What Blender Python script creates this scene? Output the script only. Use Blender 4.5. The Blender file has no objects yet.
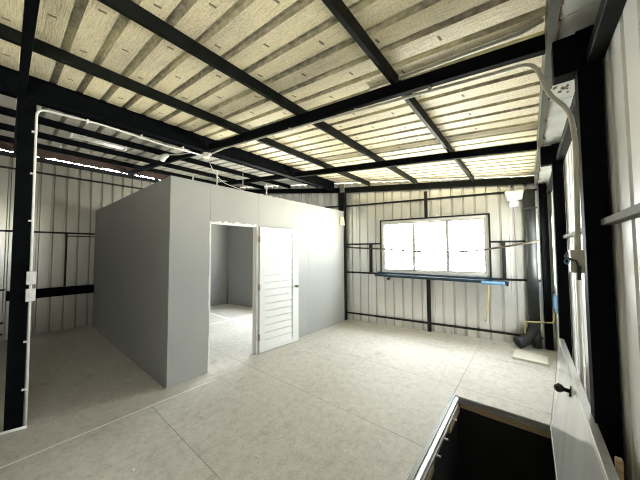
import bpy, bmesh, math, random
from mathutils import Vector, Matrix
random.seed(7)
D = bpy.data
SC = bpy.context.scene
COL = SC.collection
R = math.radians

# ------------------------------------------------------------------ geometry of the place
H_CAM = 1.6
SLOPE = 0.1063                                   # roof falls towards the right wall
def zr(x): return 2.69 - SLOPE * x               # underside of the rafters
def zs(x): return zr(x) + 0.186                   # underside of the roof sheets
SK = R(8.57)                                     # the far wall stands askew
FC, FS = math.cos(SK), math.sin(SK)
FP = Vector((-3.386, 5.104, 0))
def fw(t, z, off=0.0):                           # point on the far wall; off = distance into the room
    return Vector((FP.x + t * FC + off * FS, FP.y + t * FS - off * FC, z))
def yfar(x): return FP.y + (x - FP.x) * FS / FC
XB = -3.342                                      # face of the built-in room
XR = 0.305                                       # right wall
XL = -7.5                                        # left wall
YB = -7.4                                        # wall behind the camera
PITCH = 0.19

# ------------------------------------------------------------------ materials
def new_mat(name):
    m = D.materials.new(name); m.use_nodes = True
    nt = m.node_tree; nt.nodes.clear()
    out = nt.nodes.new('ShaderNodeOutputMaterial')
    b = nt.nodes.new('ShaderNodeBsdfPrincipled')
    nt.links.new(b.outputs[0], out.inputs[0])
    return m, nt, b
def N(nt, typ, **kw):
    n = nt.nodes.new(typ)
    for k, v in kw.items(): setattr(n, k, v)
    return n
def noise(nt, scale, detail=4, stretch=(1, 1, 1), rough=0.55):
    tc = N(nt, 'ShaderNodeNewGeometry')
    mp = N(nt, 'ShaderNodeMapping'); mp.inputs['Scale'].default_value = stretch
    nt.links.new(tc.outputs['Position'], mp.inputs['Vector'])
    n = N(nt, 'ShaderNodeTexNoise'); n.inputs['Scale'].default_value = scale
    n.inputs['Detail'].default_value = detail; n.inputs['Roughness'].default_value = rough
    nt.links.new(mp.outputs[0], n.inputs['Vector'])
    return n.outputs[0]
def ramp(nt, fac, stops):
    r = N(nt, 'ShaderNodeValToRGB')
    e = r.color_ramp.elements
    while len(e) < len(stops): e.new(0.5)
    for i, (p, c) in enumerate(stops):
        e[i].position = p; e[i].color = (c[0], c[1], c[2], 1) if not isinstance(c, (int, float)) else (c, c, c, 1)
    nt.links.new(fac, r.inputs[0])
    return r.outputs[0]
def mixc(nt, fac, a, b, mode='MIX'):
    m = N(nt, 'ShaderNodeMix', data_type='RGBA', blend_type=mode)
    for sock, v in ((m.inputs[0], fac), (m.inputs[6], a), (m.inputs[7], b)):
        if isinstance(v, (int, float)): sock.default_value = v
        elif isinstance(v, tuple): sock.default_value = (*v[:3], 1)
        else: nt.links.new(v, sock)
    return m.outputs[2]
def bump(nt, b, h, strength, dist=0.01):
    n = N(nt, 'ShaderNodeBump'); n.inputs['Strength'].default_value = strength; n.inputs['Distance'].default_value = dist
    nt.links.new(h, n.inputs['Height']); nt.links.new(n.outputs[0], b.inputs['Normal'])
def simple(name, c, rough=0.5, metal=0.0, vary=0.12, scale=14, stretch=(1, 1, 1), spec=0.5, bmp=0.0, coat=0.0):
    m, nt, b = new_mat(name)
    f = noise(nt, scale, 4, stretch)
    lo = tuple(max(0, v * (1 - vary)) for v in c); hi = tuple(min(1, v * (1 + vary)) for v in c)
    nt.links.new(ramp(nt, f, [(0.3, lo), (0.7, hi)]), b.inputs['Base Color'])
    b.inputs['Roughness'].default_value = rough; b.inputs['Metallic'].default_value = metal
    b.inputs['Specular IOR Level'].default_value = spec
    b.inputs['Coat Weight'].default_value = coat
    if bmp: bump(nt, b, f, bmp)
    return m

M = {}
M['steel'] = simple('black painted steel', (0.0045, 0.0055, 0.0065), 0.6, 0, 0.3, 9, spec=0.02)
M['purlin'] = simple('dark primed steel', (0.0095, 0.011, 0.0095), 0.55, 0, 0.3, 9, spec=0.08)
M['wallsteel'] = simple('thin black bar paint', (0.008, 0.009, 0.010), 0.5, 0, 0.25, 20, spec=0.3)
M['greysteel'] = simple('grey primed channel', (0.10, 0.105, 0.085), 0.45, 0.2, 0.25, 12)
M['galvbar'] = simple('dull grey bar paint', (0.15, 0.145, 0.125), 0.75, 0.0, 0.3, 25, (1, 6, 6), spec=0.1)
M['alu'] = simple('mill aluminium', (0.62, 0.62, 0.60), 0.32, 0.7, 0.12, 30)
M['soffit'] = simple('pale grey soffit sheet', (0.60, 0.61, 0.57), 0.5, 0.1, 0.12, 7)
M['rust'] = simple('rusty steel', (0.13, 0.075, 0.035), 0.8, 0, 0.6, 60)
M['conduit'] = simple('white plastic conduit', (0.88, 0.87, 0.84), 0.4, 0, 0.05, 20)
M['beigeconduit'] = simple('cream plastic conduit', (0.62, 0.59, 0.50), 0.4, 0, 0.06, 20)
M['boxgrey'] = simple('beige plastic box', (0.44, 0.41, 0.33), 0.5, 0, 0.06, 20)
M['white'] = simple('white plastic', (0.84, 0.83, 0.80), 0.4, 0, 0.03, 20)
M['door'] = simple('white door paint', (0.78, 0.78, 0.78), 0.32, 0, 0.02, 20)
M['jamb'] = simple('off white jamb paint', (0.66, 0.62, 0.60), 0.5, 0, 0.06, 20)
M['plaster'] = simple('torn white plaster', (0.82, 0.82, 0.79), 0.9, 0, 0.08, 40, bmp=0.4)
M['winframe'] = simple('white window aluminium', (0.62, 0.62, 0.60), 0.4, 0, 0.03, 20)
M['grout'] = simple('pale joint filler', (0.80, 0.78, 0.73), 0.9, 0, 0.15, 60)
M['pvc'] = simple('dark grey pvc pipe', (0.022, 0.026, 0.028), 0.55, 0, 0.12, 14)
M['blue'] = simple('blue painted steel', (0.008, 0.028, 0.05), 0.38, 0, 0.35, 16, spec=0.6)
M['palesheet'] = simple('pale blue sheet', (0.13, 0.28, 0.46), 0.4, 0, 0.25, 20, spec=0.6)
M['yellow'] = simple('pale yellow plastic', (0.60, 0.54, 0.27), 0.5, 0, 0.1, 20)
M['cable'] = simple('brown grey cable', (0.06, 0.045, 0.03), 0.6, 0, 0.2, 20)
M['blackplastic'] = simple('black plastic', (0.012, 0.012, 0.013), 0.45, 0, 0.2, 30)
M['rustbrown'] = simple('red brown flashing', (0.045, 0.026, 0.02), 0.7, 0.1, 0.4, 20)
M['wood'] = simple('raw brown timber', (0.40, 0.29, 0.18), 0.75, 0, 0.35, 12, (6, 1, 14))
M['board'] = simple('pale cement board', (0.66, 0.64, 0.58), 0.85, 0, 0.08, 18)
M['dent'] = simple('grey brown dent', (0.22, 0.185, 0.13), 0.8, 0, 0.2, 30)
M['void'] = simple('near black void', (0.012, 0.013, 0.013), 0.9, 0, 0.3, 6)  # puts the shaft's darkness into the colour; also under the floor joints
M['handle'] = simple('dark bronze metal', (0.045, 0.042, 0.036), 0.3, 0.8, 0.2, 30)
M['hinge'] = simple('grey hinge steel', (0.30, 0.28, 0.26), 0.4, 0.8, 0.1, 30)
M['cream'] = simple('cream foam', (0.75, 0.68, 0.52), 0.85, 0, 0.1, 30)
M['clod'] = simple('pale plaster crumb', (0.72, 0.70, 0.64), 0.9, 0, 0.1, 60)

# the painted board walls of the room
def wallboard(name, c):
    m, nt, b = new_mat(name)
    big = noise(nt, 1.1, 4, (1, 1, 0.6)); fine = noise(nt, 60, 3)
    col = ramp(nt, big, [(0.3, tuple(v * 0.93 for v in c)), (0.7, tuple(v * 1.05 for v in c))])
    nt.links.new(col, b.inputs['Base Color']); b.inputs['Roughness'].default_value = 0.62
    bump(nt, b, fine, 0.06, 0.004)
    return m
M['boxwall'] = wallboard('grey painted board', (0.355, 0.36, 0.352))
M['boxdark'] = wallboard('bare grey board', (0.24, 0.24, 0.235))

# metal wall sheet: dull galvanised skin with vertical streaks
def sheet(name, c, metal, rough):
    m, nt, b = new_mat(name)
    st = noise(nt, 34, 3, (1, 1, 0.006)); sp = noise(nt, 3.0, 3)
    col = mixc(nt, 0.5, ramp(nt, st, [(0.25, tuple(v * 0.955 for v in c)), (0.75, tuple(min(1, v * 1.03) for v in c))]),
               ramp(nt, sp, [(0.3, tuple(v * 0.9 for v in c)), (0.7, tuple(min(1, v * 1.06) for v in c))]))
    nt.links.new(col, b.inputs['Base Color'])
    b.inputs['Metallic'].default_value = metal
    nt.links.new(ramp(nt, st, [(0.2, rough * 0.96), (0.8, min(1, rough * 1.05))]), b.inputs['Roughness'])
    return m
M['whitesheet'] = sheet('pale metal wall sheet', (0.84, 0.835, 0.81), 0.05, 0.4)
M['sheet'] = sheet('dull galvanised wall sheet', (0.80, 0.795, 0.775), 0.68, 0.28)
M['leftsheet'] = sheet('darker metal wall sheet', (0.56, 0.54, 0.49), 0.85, 0.30)  # darker, browner and more metallic than the far wall's sheet
# roof sheet with cream foam lining
def roofmat():
    m, nt, b = new_mat('cream foam lined roof sheet')
    fine = noise(nt, 110, 3, (1, 1.0, 1)); big = noise(nt, 1.6, 5, (0.6, 1.4, 1)); streak = noise(nt, 9, 4, (0.12, 3.5, 1))
    base = ramp(nt, fine, [(0.28, (0.64, 0.54, 0.335)), (0.58, (0.92, 0.82, 0.57))])
    grey = ramp(nt, fine, [(0.3, (0.30, 0.25, 0.175)), (0.6, (0.70, 0.62, 0.47))])
    col = mixc(nt, ramp(nt, big, [(0.46, 0.0), (0.66, 0.75)]), base, grey)
    col = mixc(nt, ramp(nt, streak, [(0.58, 0.0), (0.74, 0.35)]), col, (0.86, 0.82, 0.66))
    nt.links.new(col, b.inputs['Base Color'])
    b.inputs['Roughness'].default_value = 0.55; b.inputs['Specular IOR Level'].default_value = 0.4
    wr = noise(nt, 30, 4, (0.25, 3.0, 1), 0.6)
    col2 = mixc(nt, ramp(nt, wr, [(0.32, 0.45), (0.47, 0.0)]), col, (0.42, 0.35, 0.24))
    nt.links.new(col2, b.inputs['Base Color'])
    bump(nt, b, wr, 0.5, 0.008)
    return m
M['roof'] = roofmat()
def ribmat():
    m, nt, b = new_mat('bare roof rib with peeling foil')
    fine = noise(nt, 38, 5, (0.5, 1, 1)); big = noise(nt, 1.9, 3, (0.5, 1.8, 1))
    a = ramp(nt, fine, [(0.3, (0.20, 0.17, 0.12)), (0.55, (0.46, 0.42, 0.31)), (0.75, (0.70, 0.67, 0.56))])
    c = ramp(nt, fine, [(0.3, (0.56, 0.50, 0.32)), (0.7, (0.80, 0.75, 0.52))])
    nt.links.new(mixc(nt, ramp(nt, big, [(0.42, 0.0), (0.6, 1.0)]), a, c), b.inputs['Base Color'])
    b.inputs['Roughness'].default_value = 0.5; b.inputs['Metallic'].default_value = 0.25
    bump(nt, b, fine, 0.5, 0.006)
    return m
M['rib'] = ribmat()
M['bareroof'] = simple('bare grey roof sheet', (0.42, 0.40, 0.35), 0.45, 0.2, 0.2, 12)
# cement board floor
def floormat():
    m, nt, b = new_mat('cement board floor')
    big = noise(nt, 0.9, 6, (1, 1, 1), 0.6); mid = noise(nt, 11, 9, (1.3, 1, 1), 0.78); fine = noise(nt, 45, 6, (1.5, 1, 1), 0.75)
    c = ramp(nt, big, [(0.32, (0.35, 0.335, 0.30)), (0.5, (0.48, 0.46, 0.425)), (0.68, (0.60, 0.58, 0.54))])
    c = mixc(nt, 0.6, c, ramp(nt, mid, [(0.32, (0.32, 0.30, 0.265)), (0.5, (0.525, 0.505, 0.465)), (0.68, (0.66, 0.64, 0.60))]))
    c = mixc(nt, ramp(nt, fine, [(0.52, 0.0), (0.66, 0.55)]), c, (0.24, 0.22, 0.19))
    dk = noise(nt, 2.3, 5, (1, 1, 1), 0.7)
    c = mixc(nt, ramp(nt, dk, [(0.60, 0.0), (0.70, 0.45)]), c, (0.27, 0.245, 0.21))
    sp = N(nt, 'ShaderNodeTexVoronoi'); sp.inputs['Scale'].default_value = 7
    g = N(nt, 'ShaderNodeNewGeometry'); nt.links.new(g.outputs['Position'], sp.inputs['Vector'])
    c = mixc(nt, ramp(nt, sp.outputs['Distance'], [(0.03, 0.8), (0.07, 0.0)]), c, (0.78, 0.76, 0.71))
    nt.links.new(c, b.inputs['Base Color'])
    nt.links.new(ramp(nt, mid, [(0.3, 0.55), (0.7, 0.8)]), b.inputs['Roughness'])
    b.inputs['Specular IOR Level'].default_value = 0.18
    bump(nt, b, mid, 0.12, 0.01)
    return m
M['floor'] = floormat()
def leafmat():
    m, nt, b = new_mat('glossy grey laminate')
    st = noise(nt, 2.5, 4, (1, 2.5, 0.5))
    nt.links.new(ramp(nt, st, [(0.3, (0.50, 0.50, 0.49)), (0.7, (0.62, 0.62, 0.60))]), b.inputs['Base Color'])
    b.inputs['Roughness'].default_value = 0.10; b.inputs['Specular IOR Level'].default_value = 0.6
    return m
M['leaf'] = leafmat()
def glassmat():
    m = D.materials.new('clear window glass'); m.use_nodes = True
    nt = m.node_tree; nt.nodes.clear()
    out = N(nt, 'ShaderNodeOutputMaterial'); t = N(nt, 'ShaderNodeBsdfTransparent'); g = N(nt, 'ShaderNodeBsdfGlossy')
    t.inputs[0].default_value = (0.96, 0.98, 0.97, 1); g.inputs['Roughness'].default_value = 0.02
    mx = N(nt, 'ShaderNodeMixShader'); mx.inputs[0].default_value = 0.06
    nt.links.new(t.outputs[0], mx.inputs[1]); nt.links.new(g.outputs[0], mx.inputs[2]); nt.links.new(mx.outputs[0], out.inputs[0])
    return m
M['glass'] = glassmat()

# ------------------------------------------------------------------ mesh helpers
class MB:
    def __init__(s): s.bm = bmesh.new(); s.mi = 0
    def face(s, vs):
        try:
            f = s.bm.faces.new(vs); f.material_index = s.mi; return f
        except ValueError: return None
    def box(s, a, b, mat=None):
        a = Vector(a); b = Vector(b)
        c = [Vector((x, y, z)) for z in (a.z, b.z) for y in (a.y, b.y) for x in (a.x, b.x)]
        return s.hexa(c, mat)
    def hexa(s, c, mat=None):
        v = [s.bm.verts.new(mat @ p if mat else p) for p in c]
        for q in ((0, 2, 3, 1), (4, 5, 7, 6), (0, 1, 5, 4), (2, 6, 7, 3), (0, 4, 6, 2), (1, 3, 7, 5)):
            s.face([v[i] for i in q])
        return s
    def prism(s, poly, p0, p1, u, v):            # polygon in (u,v) swept from p0 to p1
        p0 = Vector(p0); p1 = Vector(p1); u = Vector(u); v = Vector(v)
        A = [s.bm.verts.new(p0 + u * a + v * b) for a, b in poly]
        B = [s.bm.verts.new(p1 + u * a + v * b) for a, b in poly]
        n = len(poly)
        for i in range(n): s.face((A[i], A[(i + 1) % n], B[(i + 1) % n], B[i]))
        s.face(A[::-1]); s.face(B)
        return s
    def bar(s, p0, p1, w, h, up=(0, 0, 1)):
        p0 = Vector(p0); p1 = Vector(p1); d = (p1 - p0).normalized(); up = Vector(up)
        u = d.cross(up).normalized(); v = u.cross(d).normalized()
        return s.prism([(-w / 2, -h / 2), (w / 2, -h / 2), (w / 2, h / 2), (-w / 2, h / 2)], p0, p1, u, v)
    def tube(s, pts, r, n=10, cap=True):
        pts = [Vector(p) for p in pts]; rings = []
        rr = r if isinstance(r, (list, tuple)) else [r] * len(pts)
        d0 = (pts[1] - pts[0]).normalized()
        u = d0.orthogonal().normalized()
        for i, p in enumerate(pts):
            a = pts[max(0, i - 1)]; b = pts[min(len(pts) - 1, i + 1)]
            d = (b - a).normalized()
            u = (u - d * u.dot(d)).normalized(); w = d.cross(u)
            rings.append([s.bm.verts.new(p + (u * math.cos(2 * math.pi * k / n) + w * math.sin(2 * math.pi * k / n)) * rr[i]) for k in range(n)])
        for A, B in zip(rings, rings[1:]):
            for k in range(n): s.face((A[k], A[(k + 1) % n], B[(k + 1) % n], B[k]))
        if cap: s.face(rings[0][::-1]); s.face(rings[-1])
        return s
WORLD = {}
def _build(s, name, mat, parent=None, bevel=0.0, smooth=False, origin=None):
    bmesh.ops.recalc_face_normals(s.bm, faces=s.bm.faces)
    vs = [v.co for v in s.bm.verts]
    if parent is not None: o0 = WORLD[parent.name]
    elif origin is not None: o0 = Vector(origin)
    else:
        lo = [min(v[i] for v in vs) for i in range(3)]; hi = [max(v[i] for v in vs) for i in range(3)]
        o0 = Vector(((lo[0] + hi[0]) / 2, (lo[1] + hi[1]) / 2, lo[2]))
    for v in s.bm.verts: v.co -= o0
    me = D.meshes.new(name); s.bm.to_mesh(me); s.bm.free()
    for mm in (mat if isinstance(mat, (list, tuple)) else [mat]): me.materials.append(mm)
    if smooth:
        for p in me.polygons: p.use_smooth = True
    o = D.objects.new(name, me); COL.objects.link(o)
    if parent is not None: o.parent = parent
    else: o.location = o0
    WORLD[o.name] = o0.copy()
    if bevel:
        bv = o.modifiers.new('edge', 'BEVEL'); bv.width = bevel; bv.segments = 2; bv.limit_method = 'ANGLE'
    return o
MB.build = _build
def empty(name, loc):
    o = D.objects.new(name, None); COL.objects.link(o); o.location = loc; o.empty_display_size = 0.1
    WORLD[o.name] = Vector(loc); return o
def tag(o, label, cat, group=None):
    o['label'] = label; o['category'] = cat
    if group: o['group'] = group
    return o
def struct(o, label=None):
    o['kind'] = 'structure'
    if label: o['label'] = label
    return o
def bend(pts, r=0.06, k=5):                       # round the corners of a polyline
    pts = [Vector(p) for p in pts]; out = [pts[0]]
    for a, b, c in zip(pts, pts[1:], pts[2:]):
        d1 = (a - b); d2 = (c - b); q = min(r, d1.length * 0.45, d2.length * 0.45)
        s, e = b + d1.normalized() * q, b + d2.normalized() * q
        for i in range(k + 1):
            t = i / k; out.append(s * (1 - t) ** 2 + b * 2 * t * (1 - t) + e * t * t)
    out.append(pts[-1]); return out

# profile of the metal sheet: flat pans with narrow ribs standing away from the room
def ribs(a, b, pitch=PITCH, base=0.046, top=0.020, h=0.040, phase=0.0, crease=True):
    """list of (s, height, is_rib) from a to b"""
    pts = [(a, 0.0)]
    k0 = math.floor((a - phase) / pitch) - 1
    s = phase + k0 * pitch
    while s < b + pitch:
        for ds, hh in ((-base / 2, 0), (-top / 2, h), (top / 2, h), (base / 2, 0)):
            if a < s + ds < b: pts.append((s + ds, hh))
        # a shallow stiffening crease in the pan
        for ds, hh in () if not crease else ((pitch * 0.5 - 0.012, 0), (pitch * 0.5, 0.004), (pitch * 0.5 + 0.012, 0)):
            if a < s + ds < b: pts.append((s + ds, hh))
        s += pitch
    pts.append((b, 0.0)); pts.sort()
    return pts
def wall_sheet(mb, place, a, b, z0, z1, thick=0.004, phase=0.0):
    """place(s, out, z) -> point; z0, z1 are functions of s"""
    pr = ribs(a, b, phase=phase, crease=False)
    rows = []
    for s, h in pr:
        rows.append([mb.bm.verts.new(place(s, h + e, zf(s))) for e in (0, thick) for zf in (z0, z1)])
    for A, B in zip(rows, rows[1:]):
        mb.face((A[0], B[0], B[1], A[1])); mb.face((A[2], A[3], B[3], B[2]))
        mb.face((A[1], B[1], B[3], A[3])); mb.face((A[0], A[2], B[2], B[0]))
    for A in (rows[0], rows[-1]): mb.face((A[0], A[1], A[3], A[2]))

# ------------------------------------------------------------------ the setting
# floor: 1.2 x 2.4 m cement boards with open joints; opening for the hatch
HX0, HX1, HY0, HY1 = -0.70, 0.10, 0.95, 3.19
def build_floor():
    mb = MB(); g = 0.0042
    xs = [-7.9, -5.5, -3.1, -0.7, XR + 0.06]; ys = [-7.4, -6.2, -5.0, -3.8, -2.6, -1.4, -0.2, 1.0, 2.2, 3.4, 4.6, 5.8]
    ys0 = ys
    for i in range(len(xs) - 1):
        ys = [y for y in ys0 if y != 1.0] if i < 2 else ys0
        for j in range(len(ys) - 1):
            x0, x1, y0, y1 = xs[i] + g / 2, xs[i + 1] - g / 2, ys[j] + g / 2, ys[j + 1] - g / 2
            rects = [(x0, x1, y0, y1)]
            if i == 3:                             # strip with the hatch
                rects = []
                if y0 < HY0: rects.append((x0, x1, y0, min(y1, HY0)))
                if y1 > HY1: rects.append((x0, x1, max(y0, HY1), y1))
                a, b = max(y0, HY0), min(y1, HY1)
                if a < b: rects.append((HX1, x1, a, b))
            for (p, q, r, t) in rects:
                if q - p > 0.01 and t - r > 0.005: mb.box((max(p, XL - 0.05), r, -0.02), (q, t, 0))
    # deck under the boards
    mb.mi = 1
    for (p, q, r, t) in ((XL - 0.05, HX0 - 0.03, YB, 5.8), (HX0 - 0.03, XR + 0.06, YB, HY0), (HX0 - 0.03, XR + 0.06, HY1 + 0.02, 5.8), (HX1 + 0.01, XR + 0.06, HY0, HY1 + 0.02)):
        mb.box((p, r, -0.06), (q, t, -0.021))
    # pale filler in some joints
    mb.mi = 2
    mb.box((-3.1 - 0.008, -1.4, -0.02), (-3.1 + 0.008, 1.70, 0.0006))
    mb.box((-5.5, 3.4 - 0.022, -0.02), (-3.45, 3.4 + 0.022, 0.0006))
    mb.box((-7.2, 3.4 - 0.022, -0.02), (-5.5, 3.4 + 0.022, 0.0006))
    mb.box((-5.5 - 0.022, 2.2, -0.02), (-5.5 + 0.022, 4.5, 0.0006))
    geom = mb.bm.verts[:] + mb.bm.edges[:] + mb.bm.faces[:]
    bmesh.ops.bisect_plane(mb.bm, geom=geom, plane_co=fw(0, 0, -0.07), plane_no=(-FS, FC, 0), clear_outer=True)
    return mb.build('floor', [M['floor'], M['void'], M['grout']], origin=(-3, 1.5, 0))
struct(build_floor(), 'grey cement board floor with open joints')

# roof sheets seen from below
def build_roof(x0, x1, mats):
    mb = MB()
    pr = ribs(YB, 5.78, base=0.056, top=0.03, h=0.028, phase=0.045, crease=False)
    rows = []
    for s, h in pr:
        rows.append([mb.bm.verts.new((x, s, zs(x) + h + e)) for e in (0, 0.006) for x in (x0, x1)])
    for (A, B), ((sa, ha), (sb, hb)) in zip(zip(rows, rows[1:]), zip(pr, pr[1:])):
        mb.mi = 1 if (ha > 0.01 or hb > 0.01) else 0
        mb.face((A[0], B[0], B[1], A[1])); mb.face((A[2], A[3], B[3], B[2]))
        mb.face((A[1], B[1], B[3], A[3])); mb.face((A[0], A[2], B[2], B[0]))
    mb.mi = 0
    for A in (rows[0], rows[-1]): mb.face((A[0], A[1], A[3], A[2]))
    return mb.build('ceiling', mats, origin=((x0 + x1) / 2, 1.5, 3))
ceiling = struct(build_roof(-3.62, XR + 0.10, [M['roof'], M['rib']]), 'cream foam lined metal roof sheets seen from below')
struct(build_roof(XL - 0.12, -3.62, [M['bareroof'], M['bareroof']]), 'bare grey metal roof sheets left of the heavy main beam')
# dark dents left by fasteners, one per pan, along two lines between purlins
def build_dents():
    mb = MB()
    for k in range(-4, 25):
        y = 0.71 + PITCH * k
        for j in range(5):
            x = -0.71 - 0.64 * j + (0.32 if k % 2 else 0) + random.uniform(-0.02, 0.02)
            if -3.5 < x < 0.05 and -0.2 < y < yfar(x) - 0.1:
                mb.bar((x - 0.004, y - 0.02, zs(x) - 0.0008), (x + 0.004, y + 0.02, zs(x) - 0.0018), 0.013, 0.003)
    o = mb.build('fastener_dent', M['dent'], parent=ceiling); o['kind'] = 'stuff'; return o
build_dents()

# far wall with its window opening
TL, TR = (XL - FP.x) / FC, (XR - FP.x) / FC
W0, W1, WZ0, WZ1 = 0.885, 2.862, 1.13, 2.245
W30, W31 = -2.70, -0.60                            # added unseen window to brighten the built-in room
def ztop(t): return zs(FP.x + t * FC) - 0.003
def build_far():
    mb = MB()
    pl = lambda s, o, z: fw(s, z, -o)
    c = lambda v: (lambda s: v)
    wall_sheet(mb, pl, TL, W30, c(0), ztop)
    wall_sheet(mb, pl, W30, W31, c(0), c(0.9)); wall_sheet(mb, pl, W30, W31, c(2.2), ztop)
    wall_sheet(mb, pl, W31, W0, c(0), ztop)
    wall_sheet(mb, pl, W0, W1, c(0), c(WZ0)); wall_sheet(mb, pl, W0, W1, c(WZ1), ztop)
    wall_sheet(mb, pl, W1, TR, c(0), ztop)
    return mb.build('wall_far', M['sheet'])
struct(build_far(), 'ribbed metal sheet wall around the bright window')
# right wall with a window near the far corner
R0, R1, RZ0, RZ1 = 4.98, 5.42, 1.0, 2.15
B0, B1, BZ0, BZ1 = -1.05, -0.30, 1.35, 2.15           # added unseen window for fill light, behind the viewer
def build_right():
    mb = MB()
    pl = lambda s, o, z: Vector((XR + o, s, z))
    c = lambda v: (lambda s: v); top = lambda s: zs(XR) - 0.003
    e = yfar(XR)
    wall_sheet(mb, pl, YB, B0, c(-0.05), top, phase=0.14)
    wall_sheet(mb, pl, B0, B1, c(-0.05), c(BZ0), phase=0.14); wall_sheet(mb, pl, B0, B1, c(BZ1), top, phase=0.14)
    wall_sheet(mb, pl, B1, R0, c(-0.05), top, phase=0.14)
    wall_sheet(mb, pl, R0, R1, c(-0.05), c(RZ0), phase=0.14); wall_sheet(mb, pl, R0, R1, c(RZ1), top, phase=0.14)
    wall_sheet(mb, pl, R1, e, c(-0.05), top, phase=0.14)
    return mb.build('wall_right', M['whitesheet'])
struct(build_right(), 'pale ribbed metal sheet wall behind the black columns')
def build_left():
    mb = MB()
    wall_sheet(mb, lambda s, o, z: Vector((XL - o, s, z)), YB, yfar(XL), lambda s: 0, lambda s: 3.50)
    return mb.build('wall_left', M['leftsheet'])
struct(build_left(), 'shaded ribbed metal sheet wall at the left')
def build_back():
    mb = MB()
    wall_sheet(mb, lambda s, o, z: Vector((s, YB - o, z)), XL, XR, lambda s: 0, lambda s: zs(s) - 0.003)
    return mb.build('wall_back', M['sheet'])
struct(build_back())

# the built-in room
BH = 2.53
def gap_boxes(mb, boxes):
    for a, b in boxes: mb.box(a, b)
DY0, DY1, DZ = 1.74, 2.495, 2.0
mb = MB()
BY1 = 5.02
gap_boxes(mb, [((XB - 0.08, 1.235, 0), (XB, 1.7385, BH)),
               ((XB - 0.08, 1.7415, DZ), (XB, 2.5385, BH)),
               ((XB - 0.08, 2.5415, 0), (XB, 3.74, BH)), ((XB - 0.08, 3.742, 0), (XB, BY1, BH)),
               ((XB - 0.07, 1.24, DZ + 0.01), (XB - 0.008, BY1, BH - 0.005)), ((XB - 0.07, 2.53, 0.0), (XB - 0.008, BY1, DZ + 0.01))])
struct(mb.build('wall_room_front', M['boxwall']), 'grey painted board wall holding the white door')
mb = MB(); mb.box((XL + 0.03, 1.235, 0), (XB - 0.08, 1.315, BH))
struct(mb.build('wall_room_side', M['boxwall']), 'shaded grey board wall running to the left metal wall')
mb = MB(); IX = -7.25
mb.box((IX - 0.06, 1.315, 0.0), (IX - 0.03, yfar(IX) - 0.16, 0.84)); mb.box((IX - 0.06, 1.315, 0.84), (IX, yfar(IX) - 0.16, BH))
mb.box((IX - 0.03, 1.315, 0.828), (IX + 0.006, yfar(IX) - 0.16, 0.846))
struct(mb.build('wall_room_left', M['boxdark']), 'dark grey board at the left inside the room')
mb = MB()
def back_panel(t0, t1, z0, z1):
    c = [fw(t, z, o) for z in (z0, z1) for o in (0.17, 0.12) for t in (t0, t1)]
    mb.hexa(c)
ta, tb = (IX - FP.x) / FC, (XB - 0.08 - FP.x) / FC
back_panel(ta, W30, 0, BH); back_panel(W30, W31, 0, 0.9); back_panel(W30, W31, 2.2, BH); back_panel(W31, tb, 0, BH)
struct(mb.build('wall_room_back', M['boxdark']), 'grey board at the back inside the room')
mb = MB()                                            # pale bead along the foot of the side wall
mb.box((XL + 0.05, 1.222, 0), (XB, 1.235, 0.012))
struct(mb.build('trim_1', M['boxwall']))

# door opening: jamb and torn plaster
mb = MB(); mb.box((XB - 0.085, 2.495, 0), (XB + 0.012, 2.54, DZ)); mb.box((XB - 0.05, 2.483, 0), (XB - 0.02, 2.496, DZ))
struct(mb.build('trim_2', M['jamb'], bevel=0.003), 'off white door jamb')
def ragged(mb, p0, p1, depth, wmin, wmax, d, n=26):
    p0 = Vector(p0); p1 = Vector(p1); d = Vector(d); A = []
    for i in range(n + 1):
        q = p0.lerp(p1, i / n); w = random.uniform(wmin, wmax)
        A.append((q, q + d * w))
    for x in (XB + 0.004, XB - depth):
        pass
    f = [[mb.bm.verts.new((x, q.y, q.z)) for q in pr] for pr in A for x in (XB + 0.003,)]
    g = [[mb.bm.verts.new((x, q.y, q.z)) for q in pr] for pr in A for x in (XB - depth,)]
    for i in range(n):
        mb.face((f[i][0], f[i + 1][0], f[i + 1][1], f[i][1])); mb.face((g[i][0], g[i][1], g[i + 1][1], g[i + 1][0]))
        mb.face((f[i][0], g[i][0], g[i + 1][0], f[i + 1][0])); mb.face((f[i][1], f[i + 1][1], g[i + 1][1], g[i][1]))
    for i in (0, n): mb.face((f[i][0], f[i][1], g[i][1], g[i][0]))
mb = MB()
ragged(mb, (0, DY0 - 0.01, DZ - 0.012), (0, DY1 + 0.0, DZ - 0.012), 0.078, 0.018, 0.05, (0, 0, 1))
ragged(mb, (0, DY0 + 0.012, 0), (0, DY0 + 0.012, DZ), 0.078, 0.016, 0.026, (0, -1, 0))
struct(mb.build('trim_3', M['plaster']), 'ragged white plaster edge around the doorway')

# the white door, swung open almost flat against the wall
dp = Vector((-3.310, 2.546, 0.012)); du = (Vector((-3.232, 3.343, 0.012)) - dp); dw = du.length; du.normalize()
dn = Vector((du.y, -du.x, 0))                        # towards the open hall
DM = Matrix(((du.x, dn.x, 0, dp.x), (du.y, dn.y, 0, dp.y), (0, 0, 1, dp.z), (0, 0, 0, 1)))
dh = 1.98; th = 0.036
door = struct(MB().box((0, -th, 0), (0.095, 0, dh), DM).box((0.665, -th, 0), (dw, 0, dh), DM).box((0.094, -th, 0), (0.666, 0, 0.07), DM)
              .box((0.094, -th, dh - 0.09), (0.666, 0, dh), DM).build('door_1', M['door'], origin=dp), 'white louvred door standing open against the grey wall')
door['category'] = 'door'
mb = MB(); n = 16; z0, z1 = 0.07, dh - 0.09; hh = (z1 - z0) / n
for i in range(n):
    a, b = z0 + i * hh, z0 + (i + 1) * hh
    c = [Vector((u, v, z)) for z, v0, v1 in ((a, -0.034, -0.002), (b - 0.009, -0.034, -0.012)) for v in (v0, v1) for u in (0.095, 0.648)]
    mb.hexa(c, DM)
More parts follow.
